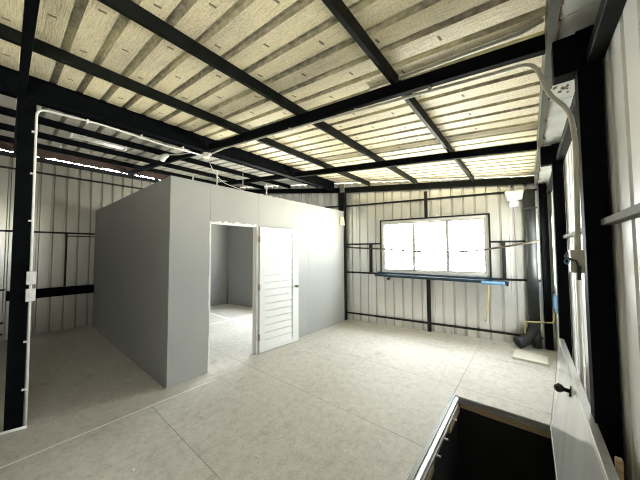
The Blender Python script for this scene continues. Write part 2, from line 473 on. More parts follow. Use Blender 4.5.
mb.box((0.094, -0.035, z0), (0.666, -0.031, z1), DM)
mb.build('slat_panel', M['door'], parent=door)
for z in (0.24, 1.02, 1.78):
    MB().box((-0.012, -0.030, z - 0.05), (0.006, 0.004, z + 0.05), DM).tube([DM @ Vector((-0.006, 0.004, z - 0.05)), DM @ Vector((-0.006, 0.004, z + 0.05))], 0.007, 8).build('hinge', M['hinge'], parent=door)
mb = MB(); kz = 0.97
mb.tube([DM @ Vector((0.745, 0, kz)), DM @ Vector((0.745, 0.006, kz))], 0.026, 16)
mb.tube([DM @ Vector((0.745, 0.006, kz)), DM @ Vector((0.745, 0.03, kz)), DM @ Vector((0.745, 0.034, kz)), DM @ Vector((0.745, 0.05, kz)), DM @ Vector((0.745, 0.06, kz))], [0.009, 0.009, 0.022, 0.026, 0.014], 16)
k = mb.build('knob', M['hinge'], parent=door, smooth=True); k['label'] = 'grey metal door knob'

# ------------------------------------------------------------------ windows
def window(name, pt, s0, s1, z0, z1, panes, label, outer):
    """pt(s, off, z); off > 0 is into the room"""
    def hexbox(mb, a0, a1, o0, o1, c0, c1):
        mb.hexa([pt(s, o, z) for z in (c0, c1) for o in (o0, o1) for s in (a0, a1)])
    mb = MB(); f = 0.045
    for a in ((s0, s1, z0, z0 + f), (s0, s1, z1 - f, z1), (s0, s0 + f, z0 + f, z1 - f), (s1 - f, s1, z0 + f, z1 - f)):
        hexbox(mb, a[0], a[1], -0.05, 0.012, a[2], a[3])
    w = struct(mb.build(name, M['winframe'], origin=pt((s0 + s1) / 2, 0, z0)), label)
    step = (s1 - s0 - 2 * f) / panes
    for i in range(panes):
        a, b = s0 + f + i * step, s0 + f + (i + 1) * step; o = -0.012 - 0.012 * (i % 2); q = 0.032; e = 0.004
        mb = MB()
        for r in ((a - e, b + e, z0 + f, z0 + f + q), (a - e, b + e, z1 - f - q, z1 - f), (a - e, a + q - e, z0 + f + q, z1 - f - q), (b - q + e, b + e, z0 + f + q, z1 - f - q)):
            hexbox(mb, r[0], r[1], o - 0.011, o + 0.011, r[2], r[3])
        sash = mb.build('sash', M['alu'], parent=w)
        WORLD[sash.name] = WORLD[w.name]
        mb = MB(); hexbox(mb, a + q * 0.5, b - q * 0.5, o - 0.0025, o + 0.0025, z0 + f + q * 0.5, z1 - f - q * 0.5)
        mb.build('pane', M['glass'], parent=sash)
    if outer:
        mb = MB(); g = 0.028
        for r in ((s0 - g, s1 + g, z1, z1 + g), (s0 - g, s0, z0 - 0.02, z1), (s1, s1 + g, z0 - 0.02, z1)):
            hexbox(mb, r[0], r[1], -0.004, 0.035, r[2], r[3])
        mb.build('steel_surround', M['wallsteel'], parent=w)
    return w
far_pt = lambda s, o, z: fw(s, z, o)
window('window_1', far_pt, W0, W1, WZ0, WZ1, 3, 'wide bright three pane window in the far metal wall', True)
window('window_2', lambda s, o, z: Vector((XR - o, s, z)), R0, R1, RZ0, RZ1, 2, 'bright window in the right wall by the far corner', False)
window('window_fill_right', lambda s, o, z: Vector((XR - o, s, z)), B0, B1, BZ0, BZ1, 2, 'added unseen window for fill light in the right wall behind the viewer', False)
window('window_fill_room', far_pt, W30, W31, 0.9, 2.2, 2, 'added unseen window brightening the inside of the grey room', False)

# ------------------------------------------------------------------ steel frame
Z = Vector((0, 0, 1))
def ibeam(w, h, f=0.012, t=0.010):
    return [(-w / 2, 0), (w / 2, 0), (w / 2, f), (t / 2, f), (t / 2, h - f), (w / 2, h - f), (w / 2, h), (-w / 2, h), (-w / 2, h - f), (-t / 2, h - f), (-t / 2, f), (-w / 2, f)]
def rafter(y, x0, x1, label, cat='rafter', name='roof_rafter', group='roof rafters'):
    mb = MB(); p0 = Vector((x0, y, zr(x0))); p1 = Vector((x1, y, zr(x1)))
    mb.prism([(0.0, 0), (0.05, 0), (0.05, 0.088), (0.0, 0.088)], p0, p1, (0, 1, 0), Z)
    return tag(mb.build(name, M['steel'], bevel=0.004), label, cat, group)
XM = -3.60
RY = (0.02, 1.80, 3.55)
rafter(RY[0], 0.105, XM + 0.055, 'black steel rafter above the white conduit column, nearest to the viewer')
rafter(RY[1], 0.105, XM + 0.055, 'long black rafter carrying the white conduit across the cream ceiling')
rafter(RY[2], 0.105, XM + 0.055, 'black rafter between the conduit rafter and the far window wall')
rafter(RY[1], XM - 0.055, XL + 0.03, 'dark rafter left of the main beam carrying the spotlight')
rafter(RY[2], XM - 0.055, XL + 0.03, 'dark rafter over the grey room, left of the main beam')
rafter(RY[0], XM - 0.055, XL + 0.03, 'dark rafter left of the white conduit column, above the shaded left wall')
# the rafter along the far wall follows its skew
mb = MB(); a, b = fw(0.04, 0, 0.06), fw(3.56, 0, 0.06)
mb.prism([(-0.038, 0), (0.038, 0), (0.038, 0.115), (-0.038, 0.115)], (a.x, a.y, zr(a.x) - 0.06), (b.x, b.y, zr(b.x) + 0.045), (-FS, FC, 0), Z)
tag(mb.build('roof_rafter', M['purlin'], bevel=0.004), 'dark rafter lying along the top of the window wall', 'rafter', 'roof rafters')
mb = MB(); a, b = fw(-0.12, 0, 0.06), fw(TL + 0.05, 0, 0.06)
mb.prism([(-0.038, 0), (0.038, 0), (0.038, 0.115), (-0.038, 0.115)], (a.x, a.y, zr(a.x) - 0.06), (b.x, b.y, zr(b.x) - 0.02), (-FS, FC, 0), Z)
tag(mb.build('roof_rafter', M['steel'], bevel=0.004), 'black rafter along the metal wall above the grey room', 'rafter', 'roof rafters')
# main beam along the hall
mb = MB(); mb.prism(ibeam(0.10, 0.20), (XM, YB + 0.05, 3.06), (XM, yfar(XM) - 0.11, 3.06), (1, 0, 0), Z)
tag(mb.build('steel_beam', M['steel']), 'heavy black main beam with white conduit along its side', 'beam')
# purlins: channels with the web to the right
def purlin(x, label, y0=YB + 0.05, mat='purlin', w=0.030):
    h = 0.093; zb = zr(x) + 0.089; t = 0.006
    poly = [(0, 0), (w, 0), (w, h), (0, h), (0, h - 0.016), (t, h - 0.016), (t, h - t), (w - t, h - t), (w - t, t), (t, t), (t, 0.016), (0, 0.016)]
    mb = MB(); mb.prism(poly, (x, y0, zb), (x, yfar(x) - 0.02, zb), (1, 0, 0), Z)
    return tag(mb.build('roof_purlin', M[mat]), label, 'purlin', 'roof purlins')
purlin(-0.768, 'dark purlin crossing the cream ceiling, nearest to the right wall')
purlin(-1.772, 'dark purlin in the middle of the cream ceiling, second from the right wall')
purlin(-2.77, 'dark purlin on the cream ceiling, nearest to the heavy main beam')
purlin(-5.00, 'dark purlin over the shaded left side, beside the fluorescent tube', mat='steel')
purlin(-5.95, 'dark purlin over the shaded left side, second from the left wall', mat='steel')
purlin(-6.95, 'dark purlin closest to the bright gap above the left wall', mat='steel')
purlin(-4.12, 'dark purlin just left of the heavy main beam', mat='steel')
# eave channel on the right
zc = 2.685
ev = empty('eave_channel', (0.128, 1.5, zc))
tag(ev, 'grey eave channel running under the right edge of the ceiling', 'channel')
MB().prism([(0, 0), (0.036, 0), (0.036, 0.006), (0.006, 0.006), (0.006, 0.16), (0.036, 0.16), (0.036, 0.166), (0, 0.166)], (0.108, YB + 0.05, zc), (0.108, yfar(0.13) - 0.03, zc), (1, 0, 0), Z).build('channel', M['greysteel'], parent=ev)
for y0 in [0.4 + 0.41 * i for i in range(12)]:
    MB().box((0.144, y0, zc - 0.001), (0.150 + random.uniform(0, 0.006), y0 + random.uniform(0.2, 0.34), zc + 0.05)).build('rust_patch', M['rust'], parent=ev)
# flat soffit panels between the eave channel and the right wall
ys_ = [-1.2, -0.3, 0.70, 1.625, 2.515, 3.35, 4.25, 5.05, 5.58]
names = ['pale soffit panel behind the viewer', 'pale soffit panel overhead beside the viewer', 'grey soffit panel at the top right edge of the picture', 'pale soffit panel just above the near right column', 'rust stained soffit panel just beyond the near right column', 'pale soffit panel before the second right column', 'pale soffit panel just beyond the second right column', 'pale soffit panel in the far right corner']
for (y0, y1), lab in zip(zip(ys_, ys_[1:]), names):
    if y0 < 0.3: continue
    mb = MB(); mb.box((0.152, y0 + 0.004, 2.694), (0.300, y1 - 0.004, 2.702))
    so = tag(mb.build('soffit_panel', M['soffit']), lab, 'soffit panel', 'soffit panels along the right wall')
    if 'rust stained' in lab:
        for q in range(9):
            sx, sy = random.uniform(0.16, 0.25), random.uniform(2.30, 2.45); rr = random.uniform(0.006, 0.013)
            mb = MB(); n = 9; ph = random.uniform(0, 6)
            poly = [(rr * random.uniform(0.5, 1.3) * math.cos(ph + k * 6.283 / n), 2.2 * rr * random.uniform(0.5, 1.3) * math.sin(ph + k * 6.283 / n)) for k in range(n)]
            mb.prism(poly, (sx, sy, 2.6925), (sx, sy, 2.6945), (1, 0, 0), (0, 1, 0)).build('rust_patch', M['rust'], parent=so)

# columns
def column(name, x0, x1, y0, y1, z1, label, mat='steel', group='steel columns'):
    mb = MB(); mb.box((x0, y0, 0), (x1, y1, z1))
    return tag(mb.build(name, M[mat], bevel=0.004), label, 'column', group)
column('steel_column', -3.76, -3.65, 0.03, 0.142, 3.06, 'black steel column at the left with white conduit down its edge')
CX0, CX1 = 0.213, 0.297
def wall_column(y, label):
    e = empty('steel_column', (0.255, y, 0)); tag(e, label, 'column', 'steel columns')
    MB().box((CX0, y - 0.05, -0.02), (CX1, y + 0.05, 2.682)).build('post', M['steel'], parent=e, bevel=0.004)
    MB().box((0.128, y - 0.045, zr(0.13) - 0.19), (CX0, y + 0.045, zr(0.13) + 0.0)).build('bracket', M['steel'], parent=e, bevel=0.004)
    return e
wall_column(1.80, 'wide black column at the right, nearest to the viewer, behind the open hatch leaf')
wall_column(3.55, 'black column at the right between the near column and the far corner')
def far_post(t0, t1, o0, o1, z1, label, mat='steel'):
    mb = MB(); mb.hexa([fw(t, z, o) for z in (0, z1) for o in (o0, o1) for t in (t0, t1)])
    return tag(mb.build('steel_column', M[mat], bevel=0.004), label, 'column', 'steel columns')
far_post(-0.115, 0.045, 0.02, 0.13, 2.985, 'dark column where the grey room meets the window wall', 'purlin')
far_post(3.585, 3.672, 0.02, 0.11, 2.74, 'black corner column right of the grey downpipe')
# wall girts and studs: thin bars on the far wall
def fbar(t0, z0, t1, z1, w, label, name='steel_girt', cat='girt', off=0.018, d=0.03, group='thin black bars on the window wall', h=None):
    mb = MB(); hw = w / 2
    if abs(t1 - t0) > abs(z1 - z0): c = [fw(t, zz + dz, o) for dz in (-hw, hw) for o in (off - d / 2, off + d / 2) for t, zz in ((t0, z0), (t1, z1))]
    else: c = [fw(t + dt, zz, o) for t, zz in ((t0, z0), (t1, z1)) for o in (off - d / 2, off + d / 2) for dt in (-hw, hw)]
    mb.hexa(c)
    return tag(mb.build(name, M['wallsteel']), label, cat, group)
g = 0.028
fbar(0.045, 2.665, 3.56, 2.615, 0.035, 'long thin black bar above the window, just under the roof rafter')
fbar(0.045, 1.757, W0 - g, 1.757, 0.032, 'short black bar from the room corner to the window at mid height')
fbar(W1 + g, 1.75, 3.56, 1.75, 0.032, 'short black bar right of the window behind the downpipe at mid height')
fbar(0.045, 1.105, 3.56, 1.085, 0.035, 'long black bar level with the window sill, behind the blue bars')
fbar(0.045, 0.165, 3.56, 0.15, 0.034, 'long black bar low on the window wall just above the floor')
fbar(1.83, 0.0, 1.83, 1.085, 0.07, 'black upright on the floor under the middle of the window', 'steel_stud', 'stud', 0.03, 0.05)
fbar(1.815, WZ1 + g, 1.815, 2.80, 0.055, 'black upright between window head and roof rafter', 'steel_stud', 'stud', 0.03, 0.05)
fbar(0.64, 1.125, 0.64, 1.74, 0.055, 'short black upright left of the window below mid height', 'steel_stud', 'stud', 0.03, 0.05)
fbar(3.075, 1.11, 3.075, 1.735, 0.05, 'short black upright between the window and the grey downpipe', 'steel_stud', 'stud', 0.03, 0.05)
fbar(-4.0, 2.80, -0.12, 2.68, 0.035, 'thin black bar on the metal wall above the grey room')

# left wall girts and bars
def lbar(y0, y1, z0, z1, x, w, label, name='steel_girt', cat='girt', d=0.03):
    mb = MB(); mb.box((x - d / 2, y0, z0), (x + d / 2, y1, z1))
    return tag(mb.build(name, M['wallsteel']), label, cat, 'bars on the left wall')
lbar(YB + 0.1, yfar(XL) - 0.03, 3.17, 3.205, XL + 0.0155, 0, 'highest thin black bar on the shaded left wall')
lbar(YB + 0.1, 1.23, 1.99, 2.025, XL + 0.0155, 0, 'thin black bar at head height on the shaded left wall')
lbar(0.80, 1.23, 1.935, 1.955, XL + 0.0155, 0, 'short bar just under the head height bar beside the grey room')
lbar(0.77, 0.80, 0.90, 1.99, XL + 0.0155, 0, 'thin black upright between the two bars of the left wall', 'steel_stud', 'stud')
mb = MB(); mb.prism(ibeam(0.17, 0.12, 0.014, 0.02), (XL + 0.07, 0.02, 0.81), (XL + 0.07, 1.228, 0.81), Z, (1, 0, 0))
lg = mb.build('ledge_beam', M['steel']); tag(lg, 'thick black channel low on the left wall ending at the grey room', 'beam')
lg.location.x -= 0.055
lbar(YB + 0.1, 0.0, 0.905, 0.935, XL + 0.0155, 0, 'thin black bar left of the conduit column at table height')
lbar(YB + 0.1, 0.0, 0.30, 0.335, XL + 0.0155, 0, 'upper of two low black bars left of the conduit column')
lbar(YB + 0.1, 0.0, 0.10, 0.13, XL + 0.0155, 0, 'lowest black bar left of the conduit column')

lbar(YB + 0.1, yfar(XL) - 0.03, 3.40, 3.49, XL + 0.0155, 0, 'thick black bar along the top of the left wall under the bright slit')
mb = MB(); n = 200; zb_ = 3.53
for i in range(n):
    y = YB + 0.1 + (4.45 - YB - 0.1) * i / n; d = (4.45 - YB - 0.1) / n
    za = zb_; zb_ = 3.532 - 0.010 * math.sin(i * 0.9) * math.sin(i * 0.37) - abs(random.gauss(0, 0.016)) - (0.02 if random.random() < 0.15 else 0)
    mb.hexa([Vector((x, yy, z)) for z in (0, 1) for yy in (y, y + d) for x in (XL - 0.012, XL - 0.004)])
    for v, z in zip(mb.bm.verts[-8:] if False else list(mb.bm.verts)[-8:], (za, za, zb_, zb_, 3.74, 3.74, 3.74, 3.74)): v.co.z = z
struct(mb.build('trim_4', M['rustbrown']), 'ragged rusty flashing above the left wall')
# right wall girts
def rbar(y0, y1, z0, z1, x0, x1, label, mat):
    mb = MB(); mb.box((x0, y0, z0), (x1, y1, z1))
    return tag(mb.build('steel_girt', M[mat], bevel=0.003), label, 'girt', 'bars on the right wall')
rbar(0.12, 1.748, 1.712, 1.742, 0.264, 0.3048, 'bare steel bar on the right wall running to the near black column', 'galvbar')
rbar(1.852, 3.498, 1.712, 1.742, 0.268, 0.3048, 'bare steel bar between the two black columns of the right wall', 'galvbar')
rbar(0.12, 1.748, 2.50, 2.56, 0.246, 0.3048, 'dark bar at the top of the right wall above the near column', 'purlin')
rbar(1.852, 3.498, 2.50, 2.56, 0.246, 0.3048, 'dark bar at the top of the right wall behind the near column', 'purlin')
rbar(3.602, 5.48, 2.50, 2.56, 0.246, 0.3048, 'dark bar at the top of the right wall above the corner window', 'purlin')

# ------------------------------------------------------------------ electrics
# left conduit: floor -> column -> main beam -> junction box
lc = empty('conduit', (-3.6, 0.155, 0)); tag(lc, 'white conduit climbing the left column and following the main beam', 'conduit')
pts = bend([(-3.615, 0.158, 0.012), (-3.625, 0.150, 1.4), (-3.615, 0.142, 2.985), (-3.56, 0.60, 2.99), (-3.545, 1.2, 2.955), (-3.50, 1.71, 2.952)], 0.07)
MB().tube(pts, 0.0095, 10).build('pipe', M['conduit'], parent=lc, smooth=True)
for p in ((-3.617, 0.152, 0.35), (-3.625, 0.150, 0.78), (-3.623, 0.148, 1.9), (-3.620, 0.146, 2.35), (-3.618, 0.144, 2.75)):
    MB().box((p[0] - 0.024, p[1] - 0.028, p[2] - 0.006), (p[0] + 0.011, p[1] + 0.011, p[2] + 0.006)).build('clip', M['conduit'], parent=lc)
for y in (0.50, 0.98, 1.45):
    x = -3.56 + 0.03 * (y - 0.6); MB().box((x - 0.04, y - 0.007, 2.965), (x + 0.010, y + 0.007, 3.005)).build('clip', M['conduit'], parent=lc)
for z0, z1, lab in ((1.305, 1.425, 'upper of two white switch boxes on the left column conduit'), (1.15, 1.265, 'lower of two white switch boxes on the left column conduit')):
    e = empty('switch_box', (-3.60, 0.152, z0)); tag(e, lab, 'switch box', 'white switch boxes')
    MB().box((-3.640, 0.122, z0), (-3.585, 0.184, z1)).build('body', M['white'], parent=e, bevel=0.004)
    MB().box((-3.586, 0.138, z0 + 0.035), (-3.579, 0.168, z1 - 0.035)).build('rocker', M['white'], parent=e, bevel=0.002)
MB_ = MB().tube(bend([(-3.60, 0.165, 0.014), (-3.64, 0.02, 0.014), (-3.68, -0.9, 0.014)], 0.03), 0.013, 8)
tag(MB_.build('conduit', M['conduit'], smooth=True), 'white conduit lying on the floor at the foot of the left column', 'conduit')
# junction box where the conduits meet
jb = empty('junction_box', (-3.47, 1.735, 2.93)); tag(jb, 'small white junction box under the main beam where three conduits meet', 'junction box')
mb = MB(); mb.tube([(-3.47, 1.735, 2.93), (-3.47, 1.735, 2.985)], 0.045, 18); mb.build('body', M['conduit'], parent=jb)
MB().tube([(-3.47, 1.735, 2.922), (-3.47, 1.735, 2.931)], 0.049, 18).build('cover', M['white'], parent=jb)
MB().tube([(-3.52, 1.72, 2.955), (-3.38, 1.75, 2.955)], 0.022, 10).build('spigot', M['conduit'], parent=jb)
# right conduit
rc = empty('conduit', (-1.4, 1.79, 2.8)); tag(rc, 'cream conduit under the long rafter bending down beside the near right column', 'conduit')
pts = bend([(-3.39, 1.755, 2.958), (-3.22, 1.835, 3.015), (-2.98, 1.845, zr(-2.98) - 0.012), (-1.49, 1.845, zr(-1.49) - 0.012), (-0.25, 1.83, 2.68), (0.055, 1.73, 2.59), (0.105, 1.725, 2.388), (0.178, 1.722, 2.282), (0.192, 1.72, 2.13), (0.182, 1.72, 1.59)], 0.07)
MB().tube(pts, 0.0105, 10).build('pipe', M['beigeconduit'], parent=rc, smooth=True)
for x in (-2.7, -1.9, -1.1, -0.5):
    z = 2.982 + (x + 2.93) * (2.822 - 2.982) / 1.47
    if x > -1.46: z = 2.822 + (x + 1.46) * (2.645 - 2.822) / 1.263
    z = zr(x) - 0.012
    MB().box((x - 0.009, 1.828, z - 0.014), (x + 0.009, 1.862, zr(x) + 0.001)).build('clip', M['beigeconduit'], parent=rc)
mb = MB(); mb.tube([(0.258, 2.50, 0.0), (0.258, 2.50, 1.70)], 0.014, 10)
tag(mb.build('conduit', M['conduit'], smooth=True), 'white conduit rising against the right wall behind the hatch leaf and the beige box', 'conduit')
rb = empty('junction_box', (0.18, 1.72, 1.49)); tag(rb, 'beige square junction box on the conduit beside the near right column', 'junction box')
MB().box((0.152, 1.69, 1.492), (0.200, 1.745, 1.60)).build('body', M['boxgrey'], parent=rb, bevel=0.003)
MB().tube([(0.143, 1.70, 1.585), (0.136, 1.69, 1.57), (0.150, 1.683, 1.556), (0.170, 1.683, 1.548), (0.179, 1.683, 1.52), (0.176, 1.683, 1.47)], 0.0045, 8).build('wire', M['blackplastic'], parent=rb, smooth=True)
MB().tube([(0.179, 1.68, 1.525), (0.176, 1.678, 1.46)], 0.008, 8).build('plug', M['blackplastic'], parent=rb)
MB().tube([(0.140 + 0.008 * math.cos(a), 1.70, 1.545 + 0.013 * math.sin(a)) for a in [i * 0.7 for i in range(10)]], 0.003, 6).build('wire', M['palesheet'], parent=rb)
# white pipe lying against the ceiling at the upper right
mb = MB(); mb.tube([(-1.0, 1.90, zs(-1.0) - 0.016), (0.006, 1.853, zs(0.0) - 0.016), (0.10, 1.80, zs(0.10) - 0.016)], 0.014, 8)
tag(mb.build('pipe', M['beigeconduit'], smooth=True), 'cream pipe lying against the ceiling near its right edge', 'pipe')
# thin cable from the junction box to the room top
mb = MB(); mb.tube(bend([(-3.455, 1.745, 2.925), (-3.42, 1.80, 2.76), (-3.40, 1.94, 2.60), (-3.39, 2.25, 2.55), (-3.39, 2.36, 2.532)], 0.09), 0.004, 8)
tag(mb.build('cable', M['conduit'], smooth=True), 'thin white cable hanging from the white junction box to the room top', 'cable')
# rods standing on top of the room
for y, z1, r, lab in ((1.86, 2.745, 0.010, 'white rod on top of the grey room above the left side of the doorway'),
                      (2.745, 2.735, 0.010, 'white rod on top of the grey room above the white door'),
                      (2.285, 2.95, 0.004, 'very thin rod between the two white rods on the room top'),
                      (1.525, 2.605, 0.008, 'shortest white rod on the room top near its left corner')):
    mb = MB(); mb.tube([(-3.40, y, BH - 0.006), (-3.40, y, z1)], r, 8)
    tag(mb.build('rod', M['winframe']), lab, 'rod', 'rods on the room top')
# fluorescent fitting
ft = empty('fluorescent_light', (-5.06, 0.86, 3.25)); tag(ft, 'unlit twin tube fluorescent fitting under the shaded roof', 'light fitting')
MB().box((-5.10, 0.53, 3.305), (-5.03, 1.19, 3.345)).build('housing', M['winframe'], parent=ft, bevel=0.003)
for x in (-5.10, -5.03):
    MB().tube([(x, 0.555, 3.285), (x, 1.165, 3.285)], 0.013, 10).build('tube', M['white'], parent=ft, smooth=True)
for y in (0.54, 1.18):
    MB().box((-5.12, y - 0.012, 3.268), (-5.01, y + 0.012, 3.31)).build('lamp_holder', M['white'], parent=ft)
# spotlight on its arm
sp = empty('spotlight', (-4.72, 1.70, 3.22)); tag(sp, 'small white spotlight on an arm left of the main beam', 'spotlight')
MB().tube([(-4.83, 1.63, 3.20), (-4.81, 1.635, 3.208), (-4.76, 1.66, 3.235), (-4.70, 1.69, 3.25)], [0.062, 0.06, 0.042, 0.025], 16).build('head', M['white'], parent=sp, smooth=True)
MB().tube([(-4.68, 1.70, 3.25), (-4.35, 1.73, 3.18), (-3.98, 1.75, 3.13)], 0.009, 8).build('arm', M['beigeconduit'], parent=sp)
# lamp in the far right corner
wl = empty('funnel_lamp', fw(3.25, 2.33, 0.08)); tag(wl, 'bright white funnel shaped lamp high beside the grey downpipe', 'lamp')
def ring(t, z, w, d): return [fw(t - w / 2, z, 0.02), fw(t + w / 2, z, 0.02), fw(t - w / 2, z, 0.02 + d), fw(t + w / 2, z, 0.02 + d)]
MB().hexa([Vector(p) for p in (ring(3.245, 2.455, 0.20, 0.12) + ring(3.245, 2.615, 0.265, 0.15))]).build('shade', M['white'], parent=wl, bevel=0.01)
MB().hexa([Vector(p) for p in (ring(3.235, 2.345, 0.12, 0.10) + ring(3.235, 2.456, 0.125, 0.10))]).build('neck', M['white'], parent=wl, bevel=0.006)
MB().tube(bend([fw(3.37, 2.61, 0.1), fw(3.40, 2.56, 0.12), fw(3.375, 2.50, 0.16), fw(3.385, 2.40, 0.17)], 0.03), 0.004, 6).build('cord', M['conduit'], parent=wl)
# cable sagging in front of the window
cb = [fw(-0.04, 1.70, 0.078), fw(0.45, 1.66, 0.078), fw(0.97, 1.64, 0.078), fw(1.55, 1.585, 0.078), fw(2.144, 1.562, 0.078), fw(2.6, 1.585, 0.078), fw(2.92, 1.63, 0.078), fw(3.30, 1.70, 0.235), fw(3.52, 1.745, 0.235)]
mb = MB(); mb.tube(bend(cb, 0.2), 0.016, 8)
tag(mb.build('cable', M['cable'], smooth=True), 'thin cable sagging across the bright window', 'cable')

# ------------------------------------------------------------------ things at the far wall
dpn = empty('downpipe', fw(3.40, 0.02, 0.12)); tag(dpn, 'dark grey rain downpipe with an elbow at the floor', 'pipe')
MB().tube([fw(3.44, 0.36, 0.13), fw(3.44, 2.60, 0.13)], 0.075, 24).build('pipe', M['pvc'], parent=dpn, smooth=True)
MB().tube(bend([fw(3.44, 0.44, 0.13), fw(3.43, 0.30, 0.14), fw(3.26, 0.095, 0.22), fw(3.21, 0.082, 0.25)], 0.10), 0.080, 24).build('elbow', M['pvc'], parent=dpn, smooth=True)
MB().tube([fw(3.265, 0.11, 0.215), fw(3.20, 0.082, 0.255)], 0.088, 24).build('collar', M['pvc'], parent=dpn)
MB().tube([fw(3.45, 0.30, 0.13), fw(3.47, 0.02, 0.13)], 0.068, 20).build('foot_pipe', M['pvc'], parent=dpn, smooth=True)
MB().hexa([fw(t, z, o) for z in (2.28, 2.30) for o in (0.01, 0.215) for t in (3.355, 3.525)]).build('strap', M['pvc'], parent=dpn)
yp = [fw(3.299, 0.245, 0.235), fw(3.307, 0.444, 0.23), fw(3.345, 0.441, 0.23), fw(3.664, 0.458, 0.20), fw(3.69, 0.81, 0.18)]
mb = MB(); mb.tube(bend(yp, 0.035), 0.011, 8)
tag(mb.build('pipe', M['yellow'], smooth=True), 'thin pale yellow pipe bent in front of the grey downpipe', 'pipe')
# blue bars stored on the sill
for e_t0, e_t1, off, z, w, h, lab in ((0.80, 3.00, 0.055, 1.118, 0.028, 0.028, 'blue bar lying closest to the window above the sill bar'),
                                   (0.79, 2.90, 0.10, 1.085, 0.03, 0.025, 'thin blue bar in the middle of the bundle under the window'),
                                   (0.76, 3.12, 0.135, 1.065, 0.03, 0.045, 'long blue bar at the front of the bundle under the window'),
                                   (0.95, 3.05, 0.10, 1.048, 0.03, 0.035, 'lowest blue bar of the bundle under the window')):
    mb = MB(); mb.bar(fw(e_t0, z + 0.012, off), fw(e_t1, z - 0.024, off), w, h)
    tag(mb.build('steel_bar', M['blue'], bevel=0.003), lab, 'bar', 'blue bars under the window')
for t, lab in ((1.05, 'small black bracket under the left end of the blue bars'), (3.10, 'small black bracket under the right end of the blue bars')):
    mb = MB(); mb.hexa([fw(tt, zz, o) for zz in (0.985, 1.03) for o in (0.002, 0.16) for tt in (t - 0.015, t + 0.015)])
    tag(mb.build('bracket', M['wallsteel']), lab, 'bracket', 'brackets of the blue bars')
mb = MB(); mb.hexa([fw(t, z + dz, o) for dz in (0, 0.03) for o, z in ((0.1515, 1.03), (0.175, 0.995)) for t in (2.72, 3.06)])
tag(mb.build('plastic_sheet', M['palesheet'], bevel=0.006), 'pale blue plastic sheet draped on the right end of the blue bars', 'sheet')
ys = empty('strap', fw(2.80, 0.36, 0.16)); tag(ys, 'pale yellow strap hanging below the right end of the window', 'strap')
MB().bar(fw(2.845, 1.03, 0.16), fw(2.785, 0.40, 0.16), 0.028, 0.004, up=(-FS, FC, 0)).build('band', M['yellow'], parent=ys)
MB().tube(bend([fw(2.785, 0.405, 0.16), fw(2.783, 0.36, 0.16), fw(2.765, 0.35, 0.16), fw(2.755, 0.38, 0.16)], 0.02), 0.006, 6).build('hook', M['hinge'], parent=ys)
# board offcut on the floor
mb = MB(); q = [(-0.242, 4.775), (0.160, 4.755), (-0.208, 5.196), (0.165, 5.075)]
mb.hexa([Vector((x, y, z)) for z in (0.0005, 0.03) for x, y in q])
tag(mb.build('cement_board', M['board'], bevel=0.002), 'pale board offcut lying on the floor before the grey downpipe', 'board')
# scrap of foam on the room's far corner
mb = MB(); mb.hexa([Vector((x, y, z)) for z0 in (0,) for z in (2.20, 2.39) for x in (XB + 0.001, XB + 0.03) for y in (4.80 + (z - 2.2) * 0.1, 4.99 - (z - 2.2) * 0.2)])
tag(mb.build('foam_scrap', M['cream'], bevel=0.006), 'scrap of cream foam stuck at the top of the room corner', 'scrap')
# pale blue sheet on the sill of the right window
mb = MB(); mb.hexa([Vector((x, y, z)) for z, dx in ((0.74, 0.0), (0.935, 0.01)) for x in (0.262 + dx, 0.285 + dx) for y in (4.72, 5.28)])
tag(mb.build('plastic_sheet', M['palesheet'], bevel=0.004), 'pale blue sheet hanging under the right corner window', 'sheet')

# ------------------------------------------------------------------ hatch
hf = empty('floor_hatch', (-0.3, 2.1, -0.02)); tag(hf, 'grey steel edging and timber around the dark floor hatch', 'hatch')
mb = MB()
mb.box((HX0 - 0.010, HY0, -0.045), (HX0 + 0.022, HY1, 0.003)); mb.build('steel_edge', M['greysteel'], parent=hf)
mb = MB(); mb.box((HX0 + 0.022, HY0, -0.055), (HX0 + 0.052, HY1, -0.012)); mb.build('steel_edge', M['alu'], parent=hf)
mb = MB(); mb.box((HX0 + 0.022, HY0, -0.095), (HX0 + 0.060, HY1 - 0.04, -0.058)); mb.build('steel_edge', M['alu'], parent=hf)
mb = MB(); mb.box((HX0 + 0.02, HY1 - 0.006, -0.036), (HX1, HY1 + 0.012, -0.004)); mb.build('steel_edge', M['alu'], parent=hf)
mb = MB(); mb.box((HX0 + 0.02, HY1 - 0.012, -0.060), (HX1, HY1 + 0.02, -0.040)); mb.build('steel_edge', M['alu'], parent=hf)
for y0, y1 in ((HY1 - 0.45, HY1 - 0.02), (1.2, 2.2)):
    MB().box((HX0 + 0.03, y0, -0.15), (HX0 + 0.064, y1, -0.096)).build('timber', M['wood'], parent=hf)
MB().box((HX0 + 0.25, HY1 - 0.012, -0.115), (HX1, HY1 + 0.02, -0.062)).build('timber', M['wood'], parent=hf)
MB().box((HX0 + 0.06, HY1 - 0.004, -0.115), (HX0 + 0.25, HY1 + 0.02, -0.062)).build('timber', M['wood'], parent=hf)
for y in (2.86, 2.52, 2.28):
    MB().tube([(HX0 + 0.055, y, -0.075), (HX0 + 0.095, y, -0.075)], 0.008, 8).build('bolt', M['white'], parent=hf)
